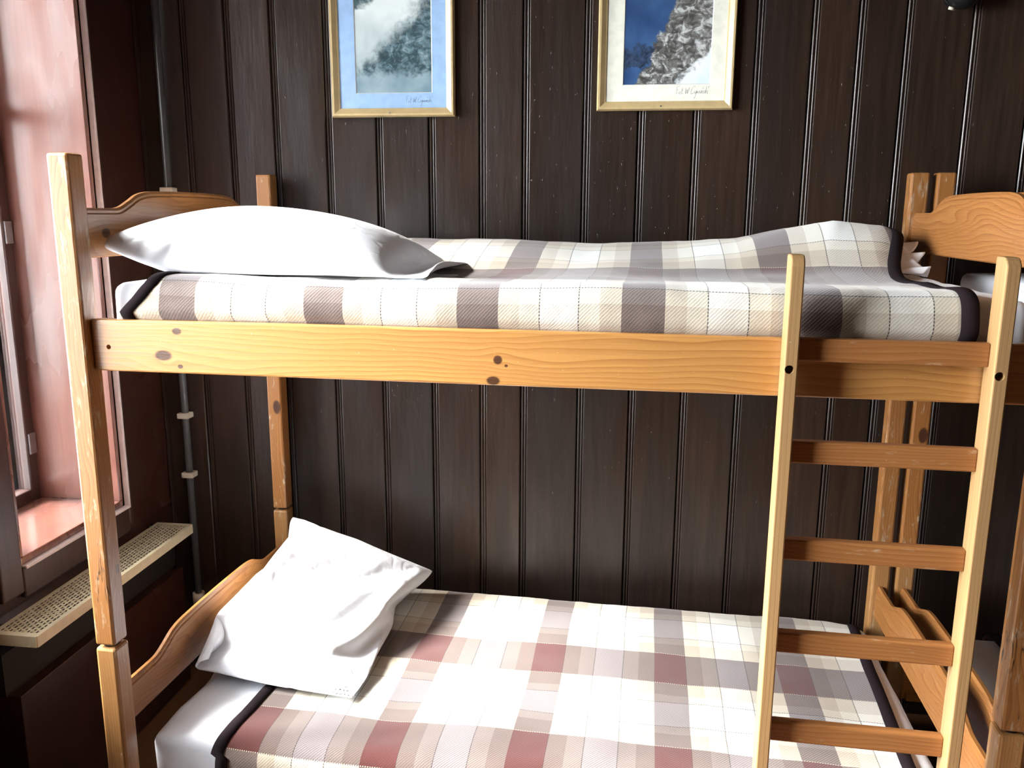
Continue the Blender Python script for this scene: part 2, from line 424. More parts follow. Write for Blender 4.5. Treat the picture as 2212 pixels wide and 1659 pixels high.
# --- pipe in the corner
pp = empty('heating_pipe', (-.352, 1.042, FLOOR)); tag(pp, 'thin dark grey heating pipe running up the corner of the room', 'pipe')
cyl('pipe_run', (0, 0, 0), (0, 0, CEIL - FLOOR), .0125, MAT['pipe'], pp)
for z in (.93, .707, 1.724, 2.4):
    c = box('pipe_clip', -.022, .022, -.021, .020, z - FLOOR - .010, z - FLOOR + .010, MAT['clip'], pp, .003); c['label'] = 'cream plastic clip'
cyl('pipe_union', (0, 0, .26), (0, 0, .30), .022, MAT['clip'], pp)

# --- radiator shelf with punched grille under the window
rs = empty('radiator_cover', (0, 0, FLOOR)); tag(rs, 'red-brown radiator cover with a cream punched metal shelf under the window', 'radiator cover')
SZ = .556 - FLOOR; gx0, gx1, gy0, gy1 = WX + .021, -.296, .112, .930
nx_, ny_ = 9, 46
V, F = [], []
mx, my = .010, .018
dx, dy = (gx1 - gx0 - 2 * mx) / nx_, (gy1 - gy0 - 2 * my) / ny_
def quad(a, b, c, d):
    k = len(V); V.extend([a, b, c, d]); F.append((k, k + 1, k + 2, k + 3))
for i in range(nx_):
    for j in range(ny_ + (i % 2)):
        x0 = gx0 + mx + i * dx; x1 = x0 + dx
        y0 = gy0 + my + (j - .5 * (i % 2)) * dy; y1 = y0 + dy
        y0c, y1c = max(y0, gy0 + my), min(y1, gy1 - my)
        hx0, hx1 = x0 + dx * .26, x1 - dx * .26
        hy0, hy1 = y0 + dy * .17, y1 - dy * .17
        hy0, hy1 = max(hy0, y0c), min(hy1, y1c)
        if hy1 - hy0 < dy * .2: quad((x0, y0c, SZ), (x1, y0c, SZ), (x1, y1c, SZ), (x0, y1c, SZ)); continue
        quad((x0, y0c, SZ), (x1, y0c, SZ), (hx1, hy0, SZ), (hx0, hy0, SZ)); quad((x1, y0c, SZ), (x1, y1c, SZ), (hx1, hy1, SZ), (hx1, hy0, SZ))
        quad((x1, y1c, SZ), (x0, y1c, SZ), (hx0, hy1, SZ), (hx1, hy1, SZ)); quad((x0, y1c, SZ), (x0, y0c, SZ), (hx0, hy0, SZ), (hx0, hy1, SZ))
g = mesh_obj('grille', V, F, MAT['grille'], rs); g['label'] = 'cream punched metal grille'
md = g.modifiers.new('t', 'SOLIDIFY'); md.thickness = .0015; md.offset = -1
bm = bmesh.new()
add_box(bm, gx0, gx1, gy0, gy0 + my, SZ - .0015, SZ + .0015, .0006); add_box(bm, gx0, gx1, gy1 - my, gy1, SZ - .0015, SZ + .0015, .0006)
add_box(bm, gx0, gx0 + mx, gy0 + my, gy1 - my, SZ - .0015, SZ + .0015, .0006); add_box(bm, gx1 - mx, gx1, gy0 + my, gy1 - my, SZ - .0015, SZ + .0015, .0006)
bm_obj('grille_border', bm, MAT['grille'], rs)
bm = bmesh.new(); add_box(bm, gx1 - .001, gx1 + .003, gy0, gy1, SZ - .030, SZ + .002, .001)
add_box(bm, gx0, gx1, gy0 - .003, gy0, SZ - .030, SZ + .002, .001); add_box(bm, gx0, gx1, gy1, gy1 + .003, SZ - .03, SZ + .002, .001)
bm_obj('shelf_lip', bm, MAT['grille'], rs)
box('front_panel', WX + .002, -.352, .10, .945, .002, .385 - FLOOR, MAT['redwall'], rs, .002)
box('under_shelf_shade', WX + .002, -.385, .09, .955, .386 - FLOOR, SZ - .05, MAT['black'], rs, 0)  # black filler box: its colour stands in for the shade under the shelf
for y in (.16, .90): box('bracket', WX + .002, -.33, y, y + .012, SZ - .05, SZ - .003, MAT['black_metal'], rs, .001)

# --- framed mountain photographs
def photo_material(name, kind, cx, cz):
    m = M(name); x, y, z = m.sep(m.obj())
    p = m.com(x, 0, z)
    n1 = m.noise(p, 22, 6, .62, .4); n2 = m.noise(m.scale(p, (1.0, 1, 1.25)), 34, 8, .70, .9); n3 = m.noise(p, 9, 3, .5)
    if kind == 0:
        # cloud and snow, rocky ridge rising from lower left to upper right
        d = m.ma('SUBTRACT', m.ma('MULTIPLY_ADD', x, .95, .030), z)            # >0 below the ridge line
        d = m.ma('ADD', d, m.ma('MULTIPLY_ADD', n1, .16, -.08))
        ridge = m.smooth(d, -.035, .045)
        rock = m.ramp(n2, [(0, (.018, .035, .045)), (.45, (.045, .085, .10)), (.56, (.14, .23, .27)), (.72, (.38, .50, .55)), (1, (.6, .7, .73))])
        snow = m.ramp(n3, [(.3, (.16, .27, .33)), (.7, (.36, .48, .54))])
        low = m.smooth(m.ma('ADD', z, m.ma('MULTIPLY_ADD', n1, .10, -.05)), -.115, -.080)
        mt = m.mix(low, snow, rock)
        cloud = m.ramp(m.ma('ADD', m.ma('MULTIPLY', n3, .6), m.ma('MULTIPLY', z, 2.0)), [(0, (.30, .40, .43)), (.25, (.50, .60, .62)), (.5, (.80, .89, .89))])
        col = m.mix(ridge, cloud, mt)
        up = m.smooth(m.ma('ADD', m.ma('SUBTRACT', z, m.ma('MULTIPLY', x, .55)), m.ma('MULTIPLY_ADD', n1, .10, -.05)), .155, .185)
        col = m.mix(up, col, m.ramp(n2, [(.35, (.05, .10, .12)), (.65, (.11, .19, .22))]))
    else:
        # blue shadowed snow on the left, rock tower, sunlit snow lower right
        e1 = m.ma('ADD', m.ma('MULTIPLY_ADD', x, 1.1, m.ma('MULTIPLY', z, -.55)), m.ma('MULTIPLY_ADD', n1, .14, -.07))
        blue = m.smooth(e1, -.030, -.012, 1, 0)
        e2 = m.ma('ADD', m.ma('SUBTRACT', m.ma('MULTIPLY', x, .95), z), m.ma('MULTIPLY_ADD', n1, .10, -.05))
        sn = m.smooth(e2, .165, .185)
        rock = m.ramp(n2, [(0, (.02, .02, .02)), (.42, (.075, .075, .072)), (.52, (.20, .20, .19)), (.60, (.55, .58, .58)), (1, (.82, .86, .87))])
        snow = m.ramp(n3, [(.3, (.66, .78, .86)), (.6, (.86, .91, .93))])
        sky = m.ramp(n3, [(.3, (.020, .055, .16)), (.7, (.06, .14, .31))])
        brock = m.ramp(n2, [(.3, (.010, .016, .03)), (.6, (.05, .085, .16))])
        band = m.ma('ADD', z, m.ma('MULTIPLY_ADD', n1, .13, -.065))
        bm_ = m.ma('MULTIPLY', m.smooth(band, -.115, -.10), m.smooth(band, -.055, -.035, 1, 0))
        skyc = m.mix(bm_, sky, brock)
        col = m.mix(blue, rock, skyc)
        col = m.mix(sn, col, snow)
    return m.out(col, .35, spec=.3)

def handwriting(parent, x0, z0, h, y):
    """the photographer's pencilled credit: Fot. W. Cywinski with an accent"""
    S = [[(0, .9), (.05, .35), (.02, 0)], [(-.08, .95), (.2, 1.0), (.42, .98)], [(.03, .5), (.28, .56)],
         [(.55, .30), (.45, .22), (.46, .02), (.60, .0), (.66, .2), (.55, .30)], [(.92, .8), (.86, .2), (.94, .0), (1.02, .06)], [(.76, .45), (1.05, .5)], [(1.18, .0), (1.2, .03)],
         [(1.42, .75), (1.50, .05), (1.68, .55), (1.80, .05), (2.0, .85)], [(2.12, .0), (2.14, .03)],
         [(2.95, .85), (2.75, 1.0), (2.42, .6), (2.35, .15), (2.55, -.02), (2.85, .2)],
         [(2.92, .4), (2.95, .1), (3.1, .08), (3.22, .42), (3.12, -.35), (2.98, -.62)], [(3.22, .4), (3.32, .08), (3.42, .3), (3.52, .08), (3.66, .4)],
         [(3.72, .38), (3.76, .06), (3.92, .14), (3.98, .4), (4.02, .08), (4.10, .34), (4.22, .36), (4.24, .06), (4.36, .12)], [(4.14, .62), (4.24, .78)],
         [(4.52, .42), (4.42, .30), (4.54, .18), (4.42, .02)], [(4.68, .9), (4.64, .05), (4.66, .22), (4.82, .42), (4.70, .2), (4.86, .05)], [(4.96, .4), (4.98, .06), (5.08, .08)], [(5.02, .72), (5.10, 1.0)]]
    cu = bpy.data.curves.new('signature', 'CURVE'); cu.dimensions = '3D'; cu.bevel_depth = .00032; cu.bevel_resolution = 0
    for st in S:
        pts = catmull([(a, b) for a, b in st], max(4, 5 * len(st))) if len(st) > 2 else np.array(st)
        sp = cu.splines.new('POLY'); sp.points.add(len(pts) - 1)
        for q, (a, b) in zip(sp.points, pts): q.co = (x0 + a * h * .82 + b * h * .14, y, z0 + b * h, 1)
    tmp = bpy.data.objects.new('signature_tmp', cu); COL.objects.link(tmp)
    dg = bpy.context.evaluated_depsgraph_get(); me = bpy.data.meshes.new_from_object(tmp.evaluated_get(dg))
    bpy.data.objects.remove(tmp, do_unlink=True)
    me.materials.clear(); me.materials.append(MAT['ink'])
    o = bpy.data.objects.new('signature', me); link(o, parent); o['label'] = 'pencilled photographer credit'
    return o

def picture(name, x0, x1, zb, ht, fw_, px0, px1, pzb, matc, kind, label):
    root = empty(name, ((x0 + x1) / 2, WY - .001, zb)); tag(root, label, 'picture', 'framed mountain photographs on the boarded wall')
    hw = (x1 - x0) / 2; D = .022
    # frame bars: sloped profile mitred at the corners.  profile (inset, y)
    prof = [(0, 0), (0, -D * .62), (.004, -D), (.010, -D), (fw_ - .004, -D * .66), (fw_, -D * .60), (fw_, 0)]
    def ring(k):
        i, yy = k
        return [(-hw + i, yy, i), (hw - i, yy, i), (hw - i, yy, ht - i), (-hw + i, yy, ht - i)]
    rings = [ring(k) for k in prof]
    for s in range(4):
        vs, fs = [], []
        for rg in rings: vs += [rg[s], rg[(s + 1) % 4]]
        n = len(rings)
        for i in range(n): j = (i + 1) % n; fs.append((2 * i, 2 * i + 1, 2 * j + 1, 2 * j))
        fs += [tuple(2 * i for i in range(n)), tuple(2 * i + 1 for i in range(n))[::-1]]
        mesh_obj('frame_bar', vs, fs, MAT['gold'], root)
    cx = (x0 + x1) / 2
    a, b, c, d = px0 - cx, px1 - cx, pzb - zb, ht - (pzb - zb) * .85
    i0 = fw_ - .002
    ym, yp = -.0105, -.0085
    # mount board with a bevelled window
    vs = [(-hw + i0, ym, i0), (hw - i0, ym, i0), (hw - i0, ym, ht - i0), (-hw + i0, ym, ht - i0), (a, ym, c), (b, ym, c), (b, ym, d), (a, ym, d),
          (a + .0022, yp, c + .0022), (b - .0022, yp, c + .0022), (b - .0022, yp, d - .0022), (a + .0022, yp, d - .0022)]
    fs = [(k, (k + 1) % 4, 4 + (k + 1) % 4, 4 + k) for k in range(4)] + [(4 + k, 4 + (k + 1) % 4, 8 + (k + 1) % 4, 8 + k) for k in range(4)]
    mb = mesh_obj('mount', vs, fs, plain(name + '_mount', matc, .8), root)
    mb.data.materials.append(plain(name + '_mount_bevel', (.8, .82, .8), .8))
    for p in list(mb.data.polygons)[4:]: p.material_index = 1
    ph = mesh_obj('photograph', [(a, yp, c), (b, yp, c), (b, yp, d), (a, yp, d), (a, yp + .002, c), (b, yp + .002, c), (b, yp + .002, d), (a, yp + .002, d)],
                  [(0, 1, 2, 3), (7, 6, 5, 4), (0, 4, 5, 1), (1, 5, 6, 2), (2, 6, 7, 3), (3, 7, 4, 0)], photo_material(name + '_print', kind, 0, 0), root)
    for v in ph.data.vertices: v.co -= Vector(((a + b) / 2, 0, c + .155))
    ph.location = ((a + b) / 2, 0, c + .155)
    box('backing', -hw + .004, hw - .004, -.0055, -.001, .004, ht - .004, MAT['clip'], root, 0)
    handwriting(root, (b - .088) if kind == 0 else (b - .104), c - .030 if kind == 0 else c - .028, .0205 if kind == 0 else .0235, ym - .0002)
    cyl('nail', (-.01, -D * .93, fw_ * .42), (-.01, -D * 1.0, fw_ * .42), .0025, MAT['steel'], root, seg=10)
    box('pane', -hw + i0, hw - i0, -.0128, -.0118, i0, ht - i0, MAT['picture_glass'], root, 0)
    return root
picture('framed_photograph', .238, .649, 1.960, .56, .0275, .319, .5745, 2.034, (.36, .56, .86), 0, 'framed photograph of a cloudy snowy mountain in a blue mount')
picture('framed_photograph', 1.106, 1.527, 1.972, .56, .0275, 1.186, 1.456, 2.0485, (.88, .89, .78), 1, 'framed photograph of a sunlit rock face in a cream mount')

# --- dark wall fitting at the top, above the foot of the bed
wlp = empty('wall_lamp', (2.162, WY, 2.298)); tag(wlp, 'small black round wall lamp fixed to the boards above the foot of the bed', 'lamp')
cyl('wall_plate', (0, -.002, 0), (0, -.018, 0), .045, MAT['black_metal'], wlp, seg=28)
bm = bmesh.new(); bmesh.ops.create_uvsphere(bm, u_segments=24, v_segments=14, radius=.046, matrix=Matrix.Translation((0, -.055, -.012)))
for v in bm.verts:
    if v.co.z > .015: v.co.z = .015
bm_obj('lamp_shade', bm, MAT['black_metal'], wlp, True)
cyl('painted_glint', (-.038, -.05, -.052), (-.022, -.05, -.056), .0045, MAT['clip'], wlp, seg=10)  # cream tip stands in for the glint on the black fitting

# ================================================================== BUNK BEDS (own coordinates: x along the bed, y to the wall)
PW, PD, INN, WB = .052, .053, 1.997, 1.0406
ZT, ZJ = 1.7745, .6076
RB0, RB1, RY, RT = 1.2914, 1.4110, .0232, .026
LR0, LR1 = .085, .215

def headboard_mesh(zbase, zs, zm):
    y0, y1 = PD - .002, WB - PD + .002
    top = [(y0, zs), (y0 + .10, zs), (y0 + .145, zs + .002), (y0 + .19, zs + (zm - zs) * .45), (y0 + .225, zm - .008), (y0 + .27, zm), (.40, zm + .003), (.52, zm + .004)]
    top = top + [(y0 + y1 - a, b) for a, b in top[-2::-1]]
    tp = catmull(top, 61)
    n = len(tp); loops = [(-.012, .015), (-.0085, .0115), (-.0085, .006), (-.0045, 0), (.0045, 0), (.0085, .006), (.0085, .0115), (.012, .015)]
    vs, fs = [], []
    for (x, k) in loops: vs += [(x, a, b - k) for a, b in tp]
    for i in range(len(loops) - 1):
        for j in range(n - 1): fs.append((i * n + j, i * n + j + 1, (i + 1) * n + j + 1, (i + 1) * n + j))
    m0 = len(vs); vs += [(-.012, a, zbase + .003) for a, b in tp] + [(-.009, a, zbase) for a, b in tp] + [(.009, a, zbase) for a, b in tp] + [(.012, a, zbase + .003) for a, b in tp]
    L = len(loops) - 1
    for j in range(n - 1):
        fs.append((j, j + 1, m0 + j + 1, m0 + j)); fs.append((L * n + j, L * n + j + 1, m0 + 3 * n + j + 1, m0 + 3 * n + j))
        for q in range(3): fs.append((m0 + q * n + j, m0 + q * n + j + 1, m0 + (q + 1) * n + j + 1, m0 + (q + 1) * n + j))
    for e in (0, n - 1): fs.append(tuple([i * n + e for i in range(len(loops))] + [m0 + 3 * n + e, m0 + 2 * n + e, m0 + n + e, m0 + e]))
    return vs, fs

def make_bed():
    r = empty('bunk_bed', mtx=BED @ Matrix.Translation((0, 0, 0)))
    for (x, y) in ((-PW, 0), (-PW, WB - PD), (INN, 0), (INN, WB - PD)):
        u = box('upper_post', x, x + PW, y, y + PD, ZJ + .004, ZT, MAT['post_knot'] if (x < 0 and y > .5) else MAT['post'], r, .006, 2)
        box('lower_post', x - .001, x + PW + .001, y - .001, y + PD + .001, FLOOR, ZJ - .003, MAT['lowpost'], r, .007, 2)
        cyl('dowel', (x + PW / 2, y + PD / 2, ZJ - .02), (x + PW / 2, y + PD / 2, ZJ + .03), .018, MAT['black'], r)
    for (n, z0, z1, mt) in (('upper_rail', RB0, RB1, MAT['rail']), ('lower_rail', LR0, LR1, MAT['rail_low'])):
        o = box(n, 0, INN, RY, RY + RT, z0, z1, mt, r, .005, 3)
        cut_hole(o, (.041, RY - .01, z0 + .056), (.041, RY + .016, z0 + .056), .0055)
        box(n, 0, INN, WB - RY - RT, WB - RY, z0, z1, MAT['rail_low'], r, .005, 3)
        for y0 in (RY + RT, WB - RY - RT - .02): box('ledger', .01, INN - .01, y0, y0 + .02, z0 + .005, z0 + .03, MAT['slat'], r, .002)
        for k in range(11):
            x = .06 + k * .18
            box('slat', x, x + .07, RY + RT + .001, WB - RY - RT - .001, z0 + .031, z0 + .048, MAT['slat'], r, .002)
    for xc in (-.026, INN + .026):
        for (nm, a, b, c) in (('upper_headboard', 1.545, 1.658, 1.700), ('lower_headboard', .372, .478, .520)):
            vs, fs = headboard_mesh(a, b, c)
            mesh_obj(nm, [(x + xc, y, z) for x, y, z in vs], fs, MAT['head'], r)
    return r

def copy_tree(o, parent=None):
    c = o.copy(); COL.objects.link(c); c.parent = parent
    for ch in [k for k in bpy.data.objects if k.parent is o]: copy_tree(ch, c)
    return c
NB = 2.1215                                        # the next bed in the row stands this far along
SH = BED @ Matrix.Translation((NB, 0, 0))
bed = make_bed(); tag(bed, 'honey pine bunk bed beside the window, with the ladder on its front rail', 'bunk bed', 'bunk beds')
bed2 = copy_tree(bed); bed2.matrix_world = SH; bed2['label'] = 'second pine bunk bed standing foot to head beyond the ladder'

# --- ladder
lad = empty('bunk_ladder', mtx=BED.copy()); tag(lad, 'pale pine ladder with five rungs bolted to the upper front rail of the bunk bed', 'ladder')
LY0, LY1 = -.035, .0185
for x in (1.5135, 1.889):
    ztop = 1.576; prof = [(LY0, FLOOR)] + [(LY0, ztop - .022)] + [(LY0 + .022 - .022 * math.cos(t), ztop - .022 + .022 * math.sin(t)) for t in (PI / 8, PI / 4, 3 * PI / 8, PI / 2)] + [(LY1 - .004, ztop), (LY1, ztop - .004), (LY1, FLOOR)]
    st = prism('stile', prof, x, x + .026, MAT['stile'], lad, 'X')
    bm = bmesh.new(); bm.from_mesh(st.data)
    bmesh.ops.bevel(bm, geom=[e for e in bm.edges if abs(e.verts[0].co.x - e.verts[1].co.x) < 1e-5], offset=.0028, segments=2, profile=.5, affect='EDGES')
    bm.to_mesh(st.data); bm.free()
    cut_hole(st, (x + .010, LY0 - .01, 1.357), (x + .010, LY0 + .030, 1.357), .0085)
    bl = cyl('bolt', (x + .010, LY0 + .018, 1.357), (x + .010, LY1 + .004, 1.357), .0075, MAT['black_metal'], lad, seg=6)
for k in range(7):
    zt = 1.4145 - .2068 * k
    if zt - .045 < FLOOR + .02: break
    box('rung', 1.5385, 1.8905, -.006, LY1 - .0005, zt - .046, zt, MAT['rung'], lad, .004, 2)

# --- bedding ------------------------------------------------------------
def mattress(name, z0, z1, label, seed, mtx):
    nx, ny, nzq = 60, 30, 6
    x0, x1, y0, y1 = .028, 1.988, .0605, .982
    bm = bmesh.new(); add_box(bm, x0, x1, y0, y1, z0, z1, .028, 4)
    bmesh.ops.subdivide_edges(bm, edges=[e for e in bm.edges if e.calc_length() > .2], cuts=22, use_grid_fill=True)
    for v in bm.verts:
        x, y, z = v.co
        t = (z - z0) / (z1 - z0)
        wob = .004 * nz(x * 5 + seed, y * 6, z * 6) + .003 * nz(x * 17, y * 17 + seed, z * 14)
        if x < .12: v.co.x += wob * 1.5 + .006 * math.sin(y * 26 + nz(y * 8, seed) * 2) * t
        v.co.z += wob * (t > .3)
        if y < .075: v.co.y += abs(wob) * .6
    o = bm_obj(name, bm, MAT['sheet'], None, True)
    o.matrix_world = mtx; tag(o, label, 'mattress', 'mattresses with white sheets')
    return o
UM0, UM1, LM0, LM1 = RB0 + .0485, 1.489, LR0 + .0485, .333
mattress('mattress', UM0, UM1, 'upper mattress in a white sheet, on the bunk with the ladder', 1, BED)
mattress('mattress', LM0, LM1, 'lower mattress in a white sheet, on the bunk with the ladder', 5, BED)
mattress('mattress', UM0, UM1, 'upper mattress in a white sheet, on the second bunk bed', 9, SH)
mattress('mattress', LM0, LM1, 'lower mattress in a white sheet, on the second bunk bed', 13, SH)

def blanket(name, secfn, x0fn, x1fn, mat, nx, nt, label, mtx, vmap=None):
    xs = np.linspace(0, 1, nx)
    ref = catmull(secfn(1.0), nt); arc = np.concatenate([[0], np.cumsum(np.hypot(*np.diff(ref, axis=0).T))])
    if vmap: arc = np.interp(arc, *vmap)          # cloth gathered in the dip
    def surf(x, i, sec): return (x, sec[i, 0], sec[i, 1])
    grid = np.zeros((nx, nt, 3)); uv = np.zeros((nx, nt, 2))
    fr = np.linspace(0, 1, nt)
    X0 = np.array([x0fn(f) for f in fr]); X1 = np.array([x1fn(f) for f in fr])
    cache = {}
    for a in range(nx):
        xm = X0.mean() + (X1.mean() - X0.mean()) * xs[a]
        sec = catmull(secfn(xm), nt)
        for i in range(nt):
            x = X0[i] + (X1[i] - X0[i]) * xs[a]
            grid[a, i] = (x, sec[i, 0], sec[i, 1]); uv[a, i] = (x, arc[i])
    # soft folds
    du = np.gradient(grid, axis=0); dv = np.gradient(grid, axis=1)
    nr = np.cross(du, dv); nr /= np.linalg.norm(nr, axis=2, keepdims=True) + 1e-9
    if nr[nx // 2, nt // 2, 2] < 0: nr = -nr
    for a in range(nx):
        for i in range(nt):
            x, y, z = grid[a, i]
            k = .0045 * nz(x * 3.2 + 9, y * 6, z * 5) + .0028 * nz(x * 9, y * 11 + 4, z * 12) + .0012 * nz(x * 26, y * 22, z * 26)
            grid[a, i] += nr[a, i] * (k + .0035)
            uv[a, i, 0] += .006 * nz(x * 2.5, y * 4 + 3, 1.5); uv[a, i, 1] += .009 * nz(x * 3.1 + 5, y * 3, 2.5)
    idx = lambda a, i: a * nt + i
    fs = [(idx(a, i), idx(a + 1, i), idx(a + 1, i + 1), idx(a, i + 1)) for a in range(nx - 1) for i in range(nt - 1)]
    root = mesh_obj(name, grid.reshape(-1, 3), fs, mat, None, True, uv.reshape(-1, 2))
    md = root.modifiers.new('t', 'SOLIDIFY'); md.thickness = .004; md.offset = -1
    root.matrix_world = mtx; tag(root, label, 'blanket', 'plaid wool blankets')
    # bound ends
    for (a0, a1, sgn) in ((0, 1, -1), (nx - 1, nx - 2, 1)):
        V, F = [], []
        rows = [(-.004 * -sgn * 0 + sgn * .004, -.004), (sgn * .005, .001), (sgn * .002, .0042), (-sgn * .028, .0036), (-sgn * .0285, .0005)]
        for i in range(nt):
            t = (grid[a0, i] - grid[a1, i]); t /= np.linalg.norm(t)
            for (dxx, dn) in rows: 
                # follow the cloth inside the edge
                pos = grid[a0, i] + t * (dxx * sgn) + nr[a0, i] * dn
                if dxx * sgn < -.01:
                    k = abs(dxx) / (np.linalg.norm(grid[a0, i] - grid[a1, i]) * 1.0); k0 = min(int(k), nx - 2); fk = k - k0
                    s = 1 if a0 == 0 else -1
                    base = grid[a0 + s * k0, i] * (1 - fk) + grid[a0 + s * (k0 + 1), i] * fk
                    pos = base + nr[a0 + s * k0, i] * dn
                V.append(pos)
        n = len(rows)
        for i in range(nt - 1):
            for q in range(n - 1): F.append((i * n + q, i * n + q + 1, (i + 1) * n + q + 1, (i + 1) * n + q))
        b = mesh_obj('binding', V, F, MAT['bind'], root, True); b['label'] = 'dark brown binding'
    return root

BX = [-.1, .25, .43, .81, 1.03, 1.31, 1.46, 1.58, 1.715, 1.85, 1.95, 2.05]
BZ = [1.51, 1.55, 1.569, 1.565, 1.556, 1.566, 1.580, 1.606, 1.624, 1.615, 1.582, 1.55]
def sec_up(x):
    b = float(np.interp(x, BX, BZ)); hmp = max(0.0, b - 1.566)
    wv = .004 * math.sin(x * 7.1) + .005 * nz(x * 3, 3.3)
    dro = .004 * nz(x * 2.5, 8.8)
    return [(1.012, b - .10), (1.000, b - .045), (.965, b - .004), (.90, b), (.80, b - .018 + hmp * .4), (.70, b - .042 - hmp * .1), (.60, 1.497 + hmp * .30 + wv), (.48, 1.489 + hmp * .12 + wv), (.36, 1.492 + wv),
            (.22, 1.498 - wv * .5), (.12, 1.501 + wv * .6), (.075, 1.499 + wv * .5), (.048, 1.484), (.037 + wv * .3, 1.455), (.035 + dro * .5, 1.431), (.044, 1.417 + dro * .5), (.0535, 1.404), (.056, 1.38)]
def ux0(f): return .075 + .055 * max(0, min(1, (.83 - f) / .13)) if f > .70 else .13 + .10 * (.70 - f)
def ux1(f):
    return float(np.interp(f, [0, .12, .25, .33, .40, .48, .6, 1], [1.94, 1.945, 1.925, 1.888, 1.866, 1.868, 1.872, 1.875]))
blanket('plaid_blanket', sec_up, ux0, ux1, MAT['plaid_up'], 150, 84, 'brown and cream plaid blanket on the upper bunk with the ladder, lumpy at its foot', BED, ([0, .46, .80, 1.4], [.228, .688, .82, 1.42]))

def sec_lo(x):
    e = max(0.0, min(1.0, (x - 1.72) / .22)); e = e * e
    wv = .005 * nz(x * 2.7, 1.2) ; w2 = .007 * nz(x * 4.1 + 2, 6.1)
    return [(1.008, .25), (1.000, .315 - e * .02), (.975, .346 - e * .015), (.92, .351 - e * .006), (.80, .347 + wv), (.66, .343 + wv), (.52, .341 - wv), (.40, .340 + w2 * .4), (.28, .343 + w2),
            (.17, .346 + w2), (.105, .343), (.068, .332), (.050, .308), (.047, .27), (.052, .225), (.056, .20)]
def lx0(f): return .222 + .02 * math.sin(f * 5) + (.015 if f > .8 else 0)
def lx1(f): return 1.965 - .075 * f
blanket('plaid_blanket', sec_lo, lx0, lx1, MAT['plaid_lo'], 130, 70, 'brown and cream plaid blanket spread flat on the lower bunk with the ladder', BED)
for q in [o for o in COL.objects if o.name.startswith('plaid_blanket') and o.parent is None]:
    c = copy_tree(q); c.matrix_world = SH
    c['label'] = 'plaid blanket on the %s bunk of the second bed' % ('upper' if 'upper' in q['label'] else 'lower')

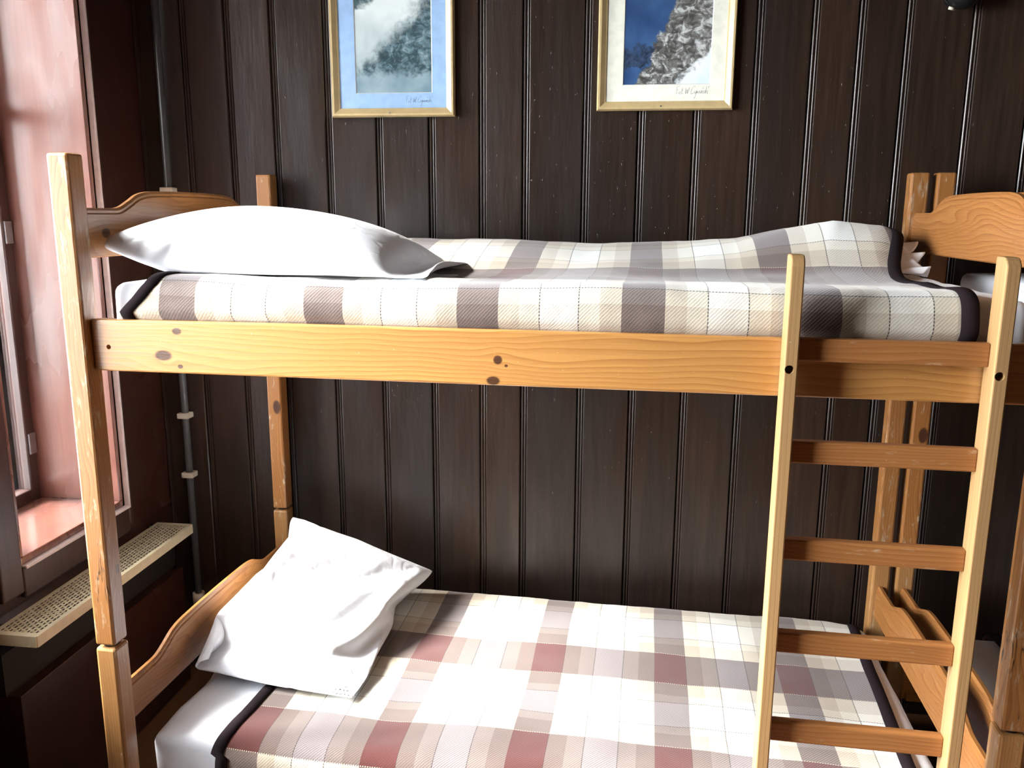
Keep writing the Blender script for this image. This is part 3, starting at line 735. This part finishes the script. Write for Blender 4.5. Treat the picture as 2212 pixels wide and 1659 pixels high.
# --- pillows: a small cloth simulation (two sheets sewn along the edge, filled, resting on what carries them)
def pillow(name, center, eu, ev, Lu, Lv, collide, vol, label, mtx, grav=.0, nu=50, nv=38, steps=150, loose=None, seed=1, lift=.02, warp=None):
    rs_ = np.random.RandomState(seed)
    eu = np.array(eu, float); eu /= np.linalg.norm(eu); ev = np.array(ev, float); ev -= eu * ev.dot(eu); ev /= np.linalg.norm(ev)
    en = np.cross(eu, ev); center = np.array(center, float)
    ids = np.zeros((2, nu, nv), int); P = []; U = []
    for s in (0, 1):
        for a in range(nu):
            for b in range(nv):
                edge = a in (0, nu - 1) or b in (0, nv - 1)
                if s == 1 and edge: ids[1, a, b] = ids[0, a, b]; continue
                ids[s, a, b] = len(P); u, v = a / (nu - 1) - .5, b / (nv - 1) - .5
                h = 0 if edge else lift * (1 - (2 * u) ** 2) * (1 - (2 * v) ** 2) * (1 if s == 0 else -1)
                P.append(center + eu * u * Lu + ev * v * Lv + en * (h + rs_.randn() * .0015) + (np.array(warp(u, v)) if warp else 0)); U.append((u, v))
    P = np.array(P); U = np.array(U); V = np.zeros_like(P)
    sets = []
    du, dv = Lu / (nu - 1), Lv / (nv - 1); dd = math.hypot(du, dv)
    for s in (0, 1):
        I = ids[s]
        for par in (0, 1):
            sets.append((I[par:nu - 1:2, :].ravel(), I[par + 1:nu:2, :].ravel(), du, 1.0))
            sets.append((I[:, par:nv - 1:2].ravel(), I[:, par + 1:nv:2].ravel(), dv, 1.0))
            sets.append((I[par:nu - 1:2, :-1].ravel(), I[par + 1:nu:2, 1:].ravel(), dd, .35))
            sets.append((I[par:nu - 1:2, 1:].ravel(), I[par + 1:nu:2, :-1].ravel(), dd, .35))
        for q in range(4):
            if q < 2:
                A = np.array([I[a] for a in range(nu - 2) if (a // 2) % 2 == q]); B = np.array([I[a + 2] for a in range(nu - 2) if (a // 2) % 2 == q])
                sets.append((A.ravel(), B.ravel(), 2 * du, .07))
            else:
                A = np.array([I[:, b] for b in range(nv - 2) if (b // 2) % 2 == q - 2]); B = np.array([I[:, b + 2] for b in range(nv - 2) if (b // 2) % 2 == q - 2])
                sets.append((A.ravel(), B.ravel(), 2 * dv, .07))
    lw = np.ones(len(P)) if loose is None else np.array([loose(u, v) for u, v in U])
    dt = 1.0
    for st in range(steps):
        f = np.zeros_like(P); vol_now = 0
        for s, sg in ((0, 1), (1, -1)):
            G = P[ids[s]]
            n = np.cross(np.gradient(G, axis=0), np.gradient(G, axis=1)) * sg
            inner = np.zeros((nu, nv, 1)); inner[1:-1, 1:-1] = 1
            f[ids[s].ravel()] += (n * inner).reshape(-1, 3)
            vol_now += ((G - center) * n).sum() / 3
        pk = max(0.0, vol - vol_now) / vol
        A0 = du * dv
        acc = f / A0 * pk * .03 * lw[:, None]
        acc[:, 2] -= grav
        V = V * .90 + acc
        Q = P.copy(); P = P + V * dt
        for it in range(12):
            for (a, b, L, k) in sets:
                d = P[b] - P[a]; l = np.sqrt((d * d).sum(1)) + 1e-9
                c = (l - L) / l
                if k < .1: c = np.minimum(c, 0)      # bending only resists folding
                corr = d * (c * .5 * k)[:, None]
                P[a] += corr; P[b] -= corr
        P = collide(P, Q)
        V = np.clip(P - Q, -.02, .02)
    F = []
    for s in (0, 1):
        for a in range(nu - 1):
            for b in range(nv - 1):
                q = (ids[s, a, b], ids[s, a + 1, b], ids[s, a + 1, b + 1], ids[s, a, b + 1])
                F.append(q if s == 0 else q[::-1])
    o = mesh_obj(name, P, F, MAT['pillow'], None, True)
    md = o.modifiers.new('s', 'SUBSURF'); md.levels = 1; md.render_levels = 2
    o.matrix_world = mtx; tag(o, label, 'pillow', 'white pillows')
    return o

def col_up(P, Q):
    lo = 1.509 + np.maximum(0, .13 - P[:, 0]) * .42
    c = P[:, 2] < lo
    P[c, 2] = lo[c]; P[c, :2] = Q[c, :2] + (P[c, :2] - Q[c, :2]) * .25
    P[:, 0] = np.maximum(P[:, 0], -.006)
    return P
pillow('pillow', (.365, .40, 1.58), (1, .03, -.03), (0, 1, 0), .79, .63, col_up, .043, 'plump white pillow lying on the upper bunk by the window', BED, grav=.0006,
       loose=lambda u, v: 1.0 if u < .32 else max(.0, 1 - (u - .32) / .10), seed=3)
def col_lo(P, Q):
    c = P[:, 2] < .362
    P[c, 2] = .362; P[c, :2] = Q[c, :2] + (P[c, :2] - Q[c, :2]) * .25
    hd = (P[:, 2] < .53) & (P[:, 0] < -.006); P[hd, 0] = -.006
    P[:, 1] = np.minimum(P[:, 1], 1.0)
    return P
pillow('pillow', (.262, .608, .468), (.45, -.03, -.06), (.03, .575, .12), .56, .70, col_lo, .0095, 'white pillow leaning against the headboard of the lower bunk by the window', BED, grav=.00005, seed=8, warp=lambda u, v: (0, 0, .35 * max(0, .25 - u) * max(0, v + .3)))
for q in [o for o in COL.objects if o.name.startswith('pillow') and o.parent is None and 'upper' in o['label']]:
    c = copy_tree(q); c.matrix_world = SH
    c['label'] = 'white pillow on the %s bunk of the second bed' % ('upper' if 'upper' in q['label'] else 'lower')

# --- crumpled end of a white sheet sticking out from under the lump in the upper blanket
V, F = [], []
na, nb = 70, 14
for a in range(na):
    t = a / (na - 1)
    for b in range(nb):
        s = b / (nb - 1)
        k = (.013 * math.sin(t * 27 + .6) + .006 * math.sin(t * 55)) * (.25 + .75 * s)
        V.append((1.875 + .080 * s + (.016 * math.sin(t * 15 + 1) + .008 * math.sin(t * 41)) * s, .80 - .17 * t + k * .5, 1.567 - .062 * t ** 1.25 + k - .004 * s))
for a in range(na - 1):
    for b in range(nb - 1): F.append((a * nb + b, a * nb + b + 1, (a + 1) * nb + b + 1, (a + 1) * nb + b))
sh = mesh_obj('crumpled_sheet', V, F, MAT['pillow'], None, True); sh.matrix_world = BED
md = sh.modifiers.new('t', 'SOLIDIFY'); md.thickness = .003
tag(sh, 'crumpled white sheet end sticking out from under the upper plaid blanket', 'sheet')
